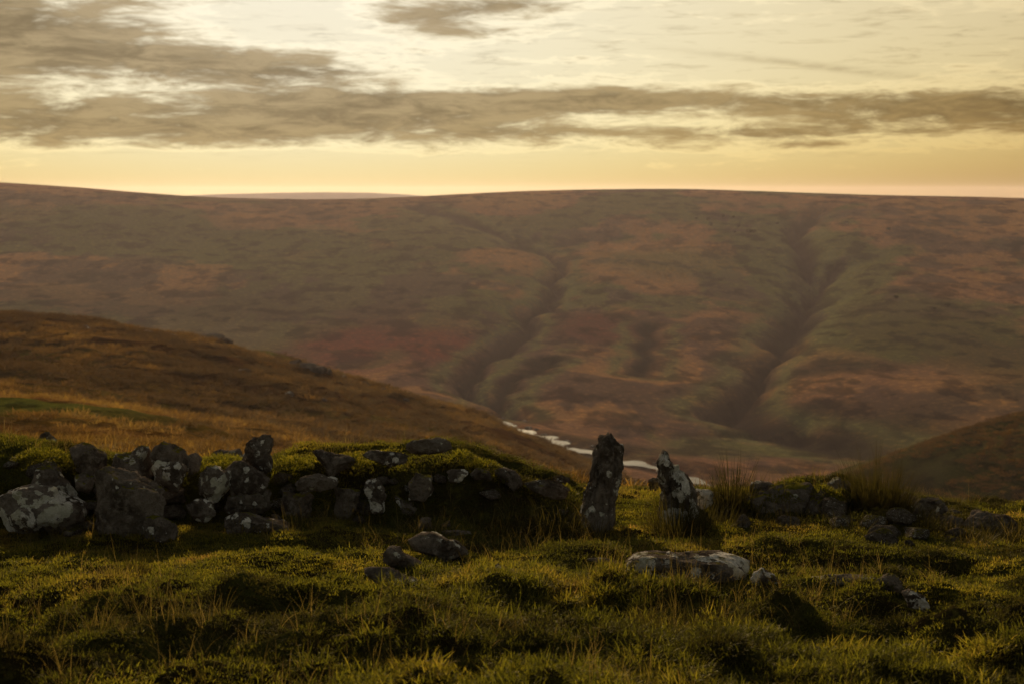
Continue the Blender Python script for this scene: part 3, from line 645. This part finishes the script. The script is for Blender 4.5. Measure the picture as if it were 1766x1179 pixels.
loose('narrow wedge stone with its back sloping right, below the central slab', 'B', [(1020,995),(1060,945),(1110,950),(1170,990),(1240,1030),(1330,1070),(1325,1105),(1200,1100),(1120,1065),(1050,1035)], level=5, lichen=.25, moss=-.1)
loose('lowest of the central stones, two-humped grey block in grass', 'F', [(370,292),(430,275),(510,280),(560,320),(630,330),(655,372),(610,398),(530,385),(450,345)], level=5, lichen=.3, moss=-.1)
loose('tiny grey stone in lit grass left of the central stones', 'B', [(530,1005),(570,985),(615,1010),(605,1038),(540,1034)], level=3, lichen=.3, moss=-.2)
loose('small low stone in a grass hollow between central stones and long boulder', 'C', [(200,1085),(240,1065),(320,1110),(352,1152),(280,1160),(220,1130)], lichen=.4, moss=-.1)
loose('thin flat slab flush with the turf in front of the tall standing stone', 'C', [(830,1032),(900,1025),(1000,1040),(1080,1055),(1010,1066),(880,1052)], lichen=.3, moss=-.2)
loose('long low boulder with white lichened nose, in front of the gap', 'G', [(180,215),(195,172),(230,158),(330,162),(430,165),(540,165),(640,180),(690,222),(690,275),(590,275),(430,270),(330,275),(270,280),(220,265),(185,240)], level=5, lichen=.58, moss=.0, thick=1.2, square=.6)
loose('rounded grey stone at the right end of the long boulder', 'G', [(680,245),(730,228),(780,240),(800,270),(795,312),(700,310),(675,275)], level=5, lichen=.35, moss=-.1)
loose('flat brownish slab sunk in grass right of the long boulder', 'G', [(890,272),(930,255),(1050,248),(1180,248),(1192,272),(1100,292),(960,304),(900,298)], level=5, lichen=.4, moss=-.1)
loose('dark angular stone at the right end of the flat slab', 'G', [(1170,262),(1230,250),(1280,280),(1292,312),(1250,326),(1205,314)], lichen=.15, moss=.1)
loose('small white-spotted stone lowest on the right slope', 'G', [(1285,322),(1320,315),(1360,340),(1390,370),(1375,388),(1320,366)], lichen=.5, moss=-.3)
loose('pale-capped stone on the bank right of the tall rushes', 'D', [(1115,395),(1180,340),(1260,330),(1310,360),(1352,395),(1290,420),(1180,415)], depth=10.8, lichen=.45, moss=.15)
loose('dark peaked boulder near the right edge', 'D', [(1425,490),(1480,430),(1530,405),(1590,430),(1690,460),(1725,525),(1660,575),(1480,575),(1415,550)], depth=10.6, level=5, lichen=.1, moss=0)
loose('small dark stone just left of the peaked boulder', 'D', [(1310,445),(1350,425),(1420,445),(1430,495),(1340,490)], depth=10.7, lichen=.1)
loose('dark boulder cut by the right edge of the picture', 'D', [(1730,520),(1766,482),(1830,490),(1850,600),(1740,590)], depth=10.5, lichen=.05)

# boulders on the brow of the left hillside, and shrubs on the moor: far and alike
bp = stone('boulder', 'A', [(0, 20), (30, 0), (60, 5), (80, 30), (60, 50), (10, 50)], depth=10, level=3, lichen=.55, moss=-.3); pm = bp.data; bpy.data.objects.remove(bp)
bs = max(v.co.length for v in pm.vertices)
brow = [(255,575,1.2),(300,580,.8),(355,583,1.5),(372,586,2.2),(392,590,1.4),(430,600,1.0),(452,612,1.2),(478,625,.8),(508,628,1.4),(530,634,2.0),(548,639,1.6),(565,643,1.3),(590,650,.9),(628,662,1.2),(660,672,.8),(420,640,.9),(500,680,.8),(470,655,.7),(560,690,.6),(150,566,1.0),(700,690,.8)]
for i, (px, py, s) in enumerate(brow):
    p = raycast(px, py, left_h, 60, 330)
    o = bpy.data.objects.new('boulder', pm); col.objects.link(o); o.location = (p[0], p[1], p[2] + s * .1); o.scale = (s * 1.15 / bs * random.uniform(.8, 1.3), s * 1.0 / bs, s * .85 / bs)
    o.rotation_euler = (random.uniform(-.3, .3), random.uniform(-.3, .3), random.uniform(0, 6)); o['lichen'] = .15; o['moss'] = -.3
    tag(o, 'small grey boulder among bracken on the left hillside', 'boulder', 'boulders on the left hillside')

# ------------------------------------------------------------------ grass and other growth
def blade(V, F, H, base, azim, length, width, bend, lean, nseg=3, twist=0.0):
    """a tapering, bending blade"""
    ca, sa = math.cos(azim), math.sin(azim); px_, py_ = -sa, ca
    if twist: px_, py_ = math.cos(azim + 1.57 + twist), math.sin(azim + 1.57 + twist)
    i0 = len(V); a = lean; x = z = 0.0; st = length / nseg
    for k in range(nseg + 1):
        wv = width * (1 - (k / nseg)**1.5) * .5
        c = (base[0] + x * ca, base[1] + x * sa, base[2] + z)
        if k < nseg:
            V.append((c[0] - px_ * wv, c[1] - py_ * wv, c[2])); V.append((c[0] + px_ * wv, c[1] + py_ * wv, c[2])); H += [k / nseg] * 2
        else: V.append(c); H.append(1.0)
        x += st * math.sin(a); z += st * math.cos(a); a += bend / nseg
    for k in range(nseg - 1): F.append((i0 + 2 * k, i0 + 2 * k + 1, i0 + 2 * k + 3, i0 + 2 * k + 2))
    F.append((i0 + 2 * nseg - 2, i0 + 2 * nseg - 1, i0 + 2 * nseg))
def tuft_mesh(name, n, rad, l0, l1, width, bend, lean, mat, nseg=3, seed=0, thatch=0.0):
    r = random.Random(seed); V, F, H = [], [], []
    for i in range(n):
        q = rad * math.sqrt(r.random()); t = r.uniform(0, 6.283)
        az = t + r.gauss(0, .9); ln_ = r.uniform(l0, l1) * (1 - .35 * q / rad)
        le = abs(r.gauss(lean, lean * .6)); h0 = len(H)
        if r.random() < thatch: le = r.uniform(1.0, 1.5)
        blade(V, F, H, (q * math.cos(t), q * math.sin(t), -.008), az, ln_, width * r.uniform(.7, 1.3), r.gauss(bend, bend * .5), le, nseg, r.uniform(-.8, .8))
        sh = r.gauss(0, .16)
        for j in range(h0, len(H)): H[j] = min(1.2, max(-.2, H[j] * .7 + .15 + sh))
    me = bpy.data.meshes.new(name); me.from_pydata(V, [], F); me.update(); me.materials.append(mat)
    a = me.attributes.new('blade', 'FLOAT', 'POINT'); a.data.foreach_set('value', np.array(H, np.float32))
    return me
def scatter(name, pts, rot, scl, tint, idx, meshes, label, cat):
    me = bpy.data.meshes.new(name); me.vertices.add(len(pts)); me.vertices.foreach_set('co', pts.astype(np.float32).ravel())
    for nm, ty, fld, arr in (('rot', 'FLOAT_VECTOR', 'vector', rot), ('scl', 'FLOAT_VECTOR', 'vector', scl), ('tint', 'FLOAT', 'value', tint), ('pick', 'INT', 'value', idx)):
        a = me.attributes.new(nm, ty, 'POINT'); a.data.foreach_set(fld, np.asarray(arr, np.int32 if ty == 'INT' else np.float32).ravel())
    o = bpy.data.objects.new(name, me); col.objects.link(o)
    ng = bpy.data.node_groups.new(name + '_tufts', 'GeometryNodeTree')
    ng.interface.new_socket('Geometry', in_out='INPUT', socket_type='NodeSocketGeometry'); ng.interface.new_socket('Geometry', in_out='OUTPUT', socket_type='NodeSocketGeometry')
    N = ng.nodes; L = ng.links; gi = N.new('NodeGroupInput'); go = N.new('NodeGroupOutput'); iop = N.new('GeometryNodeInstanceOnPoints'); jn = N.new('GeometryNodeJoinGeometry')
    for i, m_ in reversed(list(enumerate(meshes))):
        src = bpy.data.objects.new(name + '_tuft', m_); oi = N.new('GeometryNodeObjectInfo'); oi.inputs['Object'].default_value = src
        oi.inputs['As Instance'].default_value = True
        L.new(oi.outputs['Geometry'], jn.inputs[0])
    L.new(gi.outputs[0], iop.inputs['Points']); L.new(jn.outputs[0], iop.inputs['Instance']); iop.inputs['Pick Instance'].default_value = True
    for nm, ty, sock in (('rot', 'FLOAT_VECTOR', 'Rotation'), ('scl', 'FLOAT_VECTOR', 'Scale'), ('pick', 'INT', 'Instance Index')):
        na = N.new('GeometryNodeInputNamedAttribute'); na.data_type = ty; na.inputs['Name'].default_value = nm
        L.new([s_ for s_ in na.outputs if s_.enabled][0], iop.inputs[sock])
    L.new(iop.outputs[0], go.inputs[0])
    md = o.modifiers.new('tufts', 'NODES'); md.node_group = ng
    return tag(o, label, cat, None, 'stuff')
def normal_rot(x, y, hf, amount, e=.04):
    dx = (hf(x + e, y) - hf(x - e, y)) / (2 * e); dy = (hf(x, y + e) - hf(x, y - e)) / (2 * e)
    return np.arctan(dy) * amount, -np.arctan(dx) * amount
def wedge(n, y0, y1, margin=1.25, power=1.0):
    """points spread evenly over the ground that lies in front of the photographer"""
    y = y0 + (y1 - y0) * rng.random(n * 2); keep = rng.random(n * 2) < (y / y1)**power; y = y[keep]
    x = (rng.random(len(y)) * 2 - 1) * y * .36 * margin; return x, y

turf = [tuft_mesh('turf_tuft', 56, .085, .010, .042, .0042, .9, .6, GRASS, 3, s, .25) for s in range(6)]
longg = [tuft_mesh('long_tuft', 55, .085, .03, .10, .0044, 1.3, .6, GRASS, 4, 20 + s, .35) for s in range(4)]
moss = [tuft_mesh('moss_tuft', 60, .07, .012, .034, .006, .5, .5, GRASS, 2, 40 + s) for s in range(3)]
x, y = wedge(88000, 5.2, 22.0); sel = (y < 17.5) | (x < -.05 * y); x, y = x[sel], y[sel]
z = ground_h(x, y); rx, ry = normal_rot(x, y, ground_h, .7)
k1 = fbm(x * .7, y * .9, octaves=4, seed=111); k2 = fbm(x * 3, y * 3, octaves=3, seed=113); k3 = fbm(x * .45, y * .5, octaves=3, seed=115)
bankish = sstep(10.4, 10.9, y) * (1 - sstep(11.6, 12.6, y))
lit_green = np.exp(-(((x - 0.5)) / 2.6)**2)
tint = .48 + .5 * k1 + .5 * k2 - .32 * sstep(8.8, 6.8, y) + rng.normal(0, .07, len(x)) + .08 * lit_green  # vignette painted into the tint: near grass darker, middle brighter
right = sstep(1.5, 4.0, x + .3 * k1 * 3) * sstep(14, 11, y); tint = tint - .34 * right - .25 * bankish + .35 * (k2 > .22) * right  # dark heather on the right, its tint also holding bank and edge shade
pick = np.where(rng.random(len(x)) < .30 + .5 * k1, 10 + rng.integers(0, 3, len(x)), rng.integers(0, 6, len(x)))
nearlong = rng.random(len(x)) < np.clip(-.1 + .8 * sstep(.0, .45, k3 + .25 * sstep(8.5, 6.0, y)) * sstep(9.6, 7.5, y), 0, .85)
pick = np.where(nearlong & (y < 10.3), 6 + rng.integers(0, 4, len(x)), pick)
s = rng.uniform(.7, 1.3, len(x)); s = s * (1 + .25 * k1)
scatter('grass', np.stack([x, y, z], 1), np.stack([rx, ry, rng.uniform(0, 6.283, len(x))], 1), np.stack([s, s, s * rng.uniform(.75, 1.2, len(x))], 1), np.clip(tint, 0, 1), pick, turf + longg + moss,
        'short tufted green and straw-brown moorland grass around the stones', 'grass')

# dry straw stalks standing in the turf
straw = [tuft_mesh('straw', 7, .05, .10, .30, .003, .9, .25, RUSH, 5, 60 + s) for s in range(4)]
x, y = wedge(2600, 5.4, 13)
keep = fbm(x * .8, y * .8, octaves=2, seed=121) > -.05; x, y = x[keep], y[keep]
z = ground_h(x, y); n = len(x); s = rng.uniform(.5, 1.1, n)
scatter('straw', np.stack([x, y, z], 1), np.stack([rng.normal(0, .15, n), rng.normal(0, .15, n), rng.uniform(0, 6.283, n)], 1), np.stack([s, s, s], 1), rng.uniform(.55, 1.0, n), rng.integers(0, 4, n), straw,
        'thin dry straw stalks standing in the turf', 'grass')

# dead bracken beyond the wall and over the left hillside
brk = [tuft_mesh('bracken_tuft', 110, .6, .2, .7, .034, 1.2, .55, BRACKEN, 3, 80 + s, .25) for s in range(5)]
x, y = wedge(5200, 16.5, 46, 1.3)
x2 = x; sel = y > 17.5 - np.clip(x, -3, 3) * .9 + 2.2 * vnoise(x * .4, y * .4, seed=131); x, y = x[sel], y[sel]
z = ground_h(x, y); n = len(x); s = rng.uniform(.35, .7, n)
xb, yb = wedge(34000, 42, 322, 1.15); n2 = len(xb)
keep = (xb < yb * .12 + 12) & (fbm(xb / 9, yb / 14, octaves=3, seed=133) > -.28); green = np.exp(-((xb + 36)**2 / 15**2 + (yb - 97)**2 / 11**2)) > .45; keep &= ~green; keep &= np.exp(-((xb + 55)**2 / 26**2 + (yb - 284)**2 / 9**2)) < .5; xb, yb = xb[keep], yb[keep]
zb = left_h(xb, yb); sb = (.45 + 1.5 * rng.random(len(xb))**2) * (.8 + yb / 400)
tb = .42 + .65 * fbm((xb + .5 * yb) / 9, (yb - .5 * xb) / 26, octaves=4, seed=135) + rng.normal(0, .1, len(xb)) - .36 * sstep(92, 120, yb + 22 * fbm(xb / 60 + 3, yb / 60, octaves=3, seed=43) + xb)
xc = rng.uniform(60, 175, 5200); yc = rng.uniform(245, 352, 5200); kc = (xc / yc > .16) & (xc / yc < .5) & (fbm(xc / 10, yc / 10, octaves=3, seed=137) > -.15); xc, yc = xc[kc], yc[kc]
xb = np.concatenate([xb, xc]); yb = np.concatenate([yb, yc]); zb = np.concatenate([zb, right_h(xc, yc)]); sb = np.concatenate([sb, rng.uniform(.8, 2.4, len(xc))]); tb = np.concatenate([tb, rng.normal(.12, .12, len(xc))])
xa = np.concatenate([x, xb]); ya = np.concatenate([y, yb]); za = np.concatenate([z, zb]); sa = np.concatenate([s, sb]); ta = np.concatenate([rng.normal(.38, .16, n), tb]); n = len(xa)
scatter('bracken', np.stack([xa, ya, za], 1), np.stack([rng.normal(0, .12, n), rng.normal(0, .12, n), rng.uniform(0, 6.283, n)], 1), np.stack([sa, sa, sa * .75], 1), np.clip(ta, 0, 1), rng.integers(0, 5, n), brk,
        'rust-brown dead bracken covering the slopes beyond the wall', 'bracken')

# rush clumps and grass tussocks, each one a plant
def rush(label, px, py, depth, height, n, rad, seed, lean=.16, bend=.45, tint=.4, wid=.006, name='rush_clump', on_bank=True):
    p = unproj(px, py, depth); r = random.Random(seed)
    root = bpy.data.objects.new(name, None); col.objects.link(root); root.empty_display_size = .1
    root.location = (p[0], depth, float(ground_h(np.array([p[0]]), np.array([depth]))[0]))
    for part, share in (('stem_bunch', .75), ('dry_leaf_skirt', .25)):
        V, F, H = [], [], []; droop = part == 'dry_leaf_skirt'
        for i in range(int(n * share)):
            q = rad * math.sqrt(r.random()); t = r.uniform(0, 6.283); ln_ = height * (.25 + .75 * r.random()**2.0) * (1 - .3 * q / rad) * (.75 if droop else 1)
            h0 = len(H)
            blade(V, F, H, (q * math.cos(t), q * math.sin(t), -.03), t + r.gauss(0, .6), ln_, wid * r.uniform(.6, 1.2), r.gauss(bend * (2.2 if droop else 1), .25), abs(r.gauss(lean * (2 if droop else 1), lean)), 5, r.uniform(-.9, .9))
            sh = r.gauss(tint * .75 + (.22 if droop else 0), .15)
            for j in range(h0, len(H)): H[j] = .5 + (H[j] * .15 + sh) / .45 * .8
        me = bpy.data.meshes.new(part); me.from_pydata(V, [], F); me.update(); me.materials.append(RUSH)
        a = me.attributes.new('blade', 'FLOAT', 'POINT'); a.data.foreach_set('value', np.array(H, np.float32))
        o = bpy.data.objects.new(part, me); col.objects.link(o); o.parent = root; o['kind'] = 'stuff'
    return tag(root, label, 'rushes' if name == 'rush_clump' else 'grass tussock')
def moss_cushion(wall, px, py, depth, wx, wy, hz, seed):
    """a soft mound of moss lying on a wall top"""
    r = random.Random(seed); V, F, H = [], [], []; p = unproj(px, py, depth)
    for i in range(int(2600 * (wx * wy / .09)**.8)):
        q = math.sqrt(r.random()); t = r.uniform(0, 6.283); z_ = hz * (1 - q * q) * (1 + .3 * math.sin(t * 3 + seed)); h0 = len(H)
        blade(V, F, H, (wx * q * math.cos(t), wy * q * math.sin(t), z_ - .04), t + r.gauss(0, .7), r.uniform(.014, .034), .007, .3, abs(r.gauss(.3 + .7 * q, .3)), 2, r.uniform(-1, 1))
        sh = r.gauss(.43, .14)
        for j in range(h0, len(H)): H[j] = .5 + sh / .45
    me = bpy.data.meshes.new('moss_cushion'); me.from_pydata(V, [], F); me.update(); me.materials.append(GRASS)
    a = me.attributes.new('blade', 'FLOAT', 'POINT'); a.data.foreach_set('value', np.array(H, np.float32))
    o = bpy.data.objects.new('moss_cushion', me); col.objects.link(o); o.parent = wall
    o.location = p - np.array(wall.location); return o
for i, (px, py, wx, wy) in enumerate([(70, 782, .22, .2), (110, 795, .15, .15), (350, 806, .14, .16), (385, 800, .10, .12), (505, 795, .16, .16), (610, 790, .12, .14), (640, 800, .14, .12), (795, 785, .13, .18), (830, 800, .16, .18), (868, 818, .12, .15), (925, 838, .14, .14), (975, 845, .1, .12)]): moss_cushion(WL, px, py, 10.85, wx, wy, .06, i)
for i, (px, py, wx, wy) in enumerate([(1350, 852, .16, .14), (1418, 842, .12, .12), (1440, 850, .16, .14), (1395, 905, .22, .12), (1300, 868, .12, .1)]): moss_cushion(WR, px, py, 10.7 if py < 900 else 10.25, wx, wy, .05, 30 + i)
rush('tall spiky rush clump on the bank right of the leaning stone', 1262, 860, 10.75, .70, 600, .15, 1, .10, .25, .08, .009)
rush('widest tall rush clump on the right bank, with a pale broken stem', 1512, 880, 10.7, .74, 1000, .25, 2, .16, .4, .1, .009)
rush('brown drooping rush clump against the left foot of the tall standing stone', 960, 930, 10.25, .42, 700, .25, 3, .35, .9, .35)
rush('dark rush clump in front of the foot of the tall standing stone', 1035, 945, 9.9, .30, 420, .16, 4, .3, .7, .15)
rush('fine brown rush clump covering the foot of the leaning stone', 1165, 930, 10.1, .52, 800, .24, 5, .14, .35, .38)
rush('sprawling rush clump on the wall face where the wall slopes down', 862, 905, 10.3, .40, 700, .28, 6, .5, 1.1, .3)
rush('dark rush clump filling the bank right of the leaning stone foot', 1225, 935, 10.1, .36, 600, .24, 7, .25, .6, .15)
rush('low dark rush clump under the right wall stones', 1360, 930, 10.2, .26, 450, .26, 8, .35, .8, .15)
rush('dark upright grass tussock standing alone in the left foreground', 235, 1025, 8.3, .30, 500, .09, 9, .12, .4, .25, .005, 'grass_tussock')
rush('coarse tussock at the bottom edge right of centre', 1110, 1150, 6.7, .26, 700, .22, 10, .3, .8, .35, .005, 'grass_tussock')
rush('large shaggy tussock in the right foreground', 1200, 1120, 6.9, .24, 800, .30, 11, .35, .8, .3, .005, 'grass_tussock')
rush('dark tussock at the bottom edge left of centre', 540, 1165, 6.4, .20, 600, .2, 12, .4, .9, .1, .005, 'grass_tussock')
rush('grass tussock below the long boulder', 1130, 1030, 8.0, .20, 300, .16, 13, .3, .7, .4, .004, 'grass_tussock')
rush('dry grass tussock at the foot of the wall left of the central slab', 520, 905, 10.2, .26, 160, .12, 14, .35, .8, .5, .004, 'grass_tussock')
rush('low shaggy tussock between the pale-capped stone and the peaked boulder', 1600, 930, 10.2, .26, 450, .24, 16, .35, .8, .3, .005, 'grass_tussock')
rush('dry tussock at the right edge beside the cut boulder', 1740, 940, 10.2, .34, 450, .22, 17, .3, .7, .4, .005, 'grass_tussock')
rush('dark tussock on the bank under the widest rushes', 1480, 950, 9.9, .24, 500, .26, 18, .35, .8, .12, .005, 'grass_tussock')
for i, (lab, px, py, d_) in enumerate([('shaggy tussock under the pale-capped stone right of the rushes', 1560, 925, 10.25), ('dark tussock beside the foot of the mossy right wall block', 1430, 915, 10.35), ('broad dark tussock in front of the dark peaked boulder', 1660, 950, 10.0), ('low tussock between the leaning stone and the right wall slab', 1290, 920, 10.35)]):
    rush(lab, px, py, d_, .30, 600, .28, 40 + i, .35, .8, .15, .006, 'grass_tussock')
rush('wispy dry grass tussock beside the central slab', 745, 925, 9.8, .30, 90, .09, 15, .45, 1.2, .55, .004, 'grass_tussock')

# dark shrubs dotted on the open moor
def shrub_mesh(seed):
    r = random.Random(seed); V, F, H = [], [], []
    for i in range(260):
        u = r.uniform(-1, 1); t = r.uniform(0, 6.283); q = r.random()**.4; c = math.sqrt(1 - u * u)
        blade(V, F, H, (q * c * math.cos(t), q * c * math.sin(t), .75 + .75 * q * u), r.uniform(0, 6.28), r.uniform(.3, .6), .25, .5, r.uniform(0, 1.4), 2)
    blade(V, F, H, (0, 0, -.3), 0, 1.2, .25, .1, 0, 3); blade(V, F, H, (0, 0, -.3), 1.57, 1.2, .25, .1, 0, 3)
    me = bpy.data.meshes.new('shrub'); me.from_pydata(V, [], F); me.update(); me.materials.append(SHRUB); return me
SHRUB = leaf_material('dark_shrub', [(0, (.018, .022, .010)), (1, (.040, .042, .016))], .2)
sm = [shrub_mesh(i) for i in range(3)]
for i, (px, py, sz) in enumerate([(1200,379,1.6),(1223,381,2.2),(1226,390,2.0),(1247,376,1.9),(1265,377,1.8),(1273,393,2.0),(1267,402,1.7),(1292,403,2.6),(1300,402,2.2),(1340,388,1.6),(1460,386,1.8),(1532,398,2.0),(1545,516,1.8),(1634,530,2.0),(1612,535,1.4)]):
    p = raycast(px, py, moor_h, 500, 2000); o = bpy.data.objects.new('shrub', sm[i % 3]); col.objects.link(o); o.location = p; o.scale = (sz, sz, sz * .9); o.rotation_euler.z = i
    tag(o, 'small dark shrub dotted on the open moor across the valley', 'shrub', 'shrubs on the far moor')

# stones in the river bed
for i, (px, py, s) in enumerate([(905,727,2.6),(912,738,3.0),(925,741,2.2),(938,750,2.6),(951,755,2.2),(978,762,3.2),(893,741,1.6),(1010,776,2.6),(1022,770,2.0),(1055,781,2.4),(960,760,2.0),(868,722,2.2),(846,716,2.4),(1130,800,2.0)]):
    p = raycast(px, py, lambda a, c: np.maximum(moor_h(a, c), -1e9), 420, 900)
    o = bpy.data.objects.new('river_boulder', pm); col.objects.link(o); o.location = (p[0], p[1], p[2] + .3); o.scale = (s * .6 / bs, s * .8 / bs, s * .4 / bs); o.rotation_euler.z = i * 1.3; o['lichen'] = .3; o['moss'] = -.3
    tag(o, 'pale boulder in the bed of the bright river', 'boulder', 'boulders in the river')

# ------------------------------------------------------------------ haze
hm = bpy.data.materials.new('haze'); hm.use_nodes = True
for n in list(hm.node_tree.nodes): hm.node_tree.nodes.remove(n)
hb = NB(hm.node_tree); ho = hb.node('ShaderNodeOutputMaterial'); pv = hb.node('ShaderNodeVolumePrincipled')
pv.inputs['Color'].default_value = (.88, .77, .90, 1); pv.inputs['Density'].default_value = .000042; pv.inputs['Anisotropy'].default_value = .45
hb.l.new(pv.outputs[0], ho.inputs['Volume'])
x0, x1, y0, y1, z0, z1 = -9500, 9500, -100, 9400, -175, 32
hz = mesh_obj('haze', [(x0,y0,z0),(x1,y0,z0),(x1,y1,z0),(x0,y1,z0),(x0,y0,z1),(x1,y0,z1),(x1,y1,z1),(x0,y1,z1)], [(0,3,2,1),(4,5,6,7),(0,1,5,4),(1,2,6,5),(2,3,7,6),(3,0,4,7)], hm, None, False)
tag(hz, 'thin golden haze hanging in the valley', 'haze', None, 'stuff')
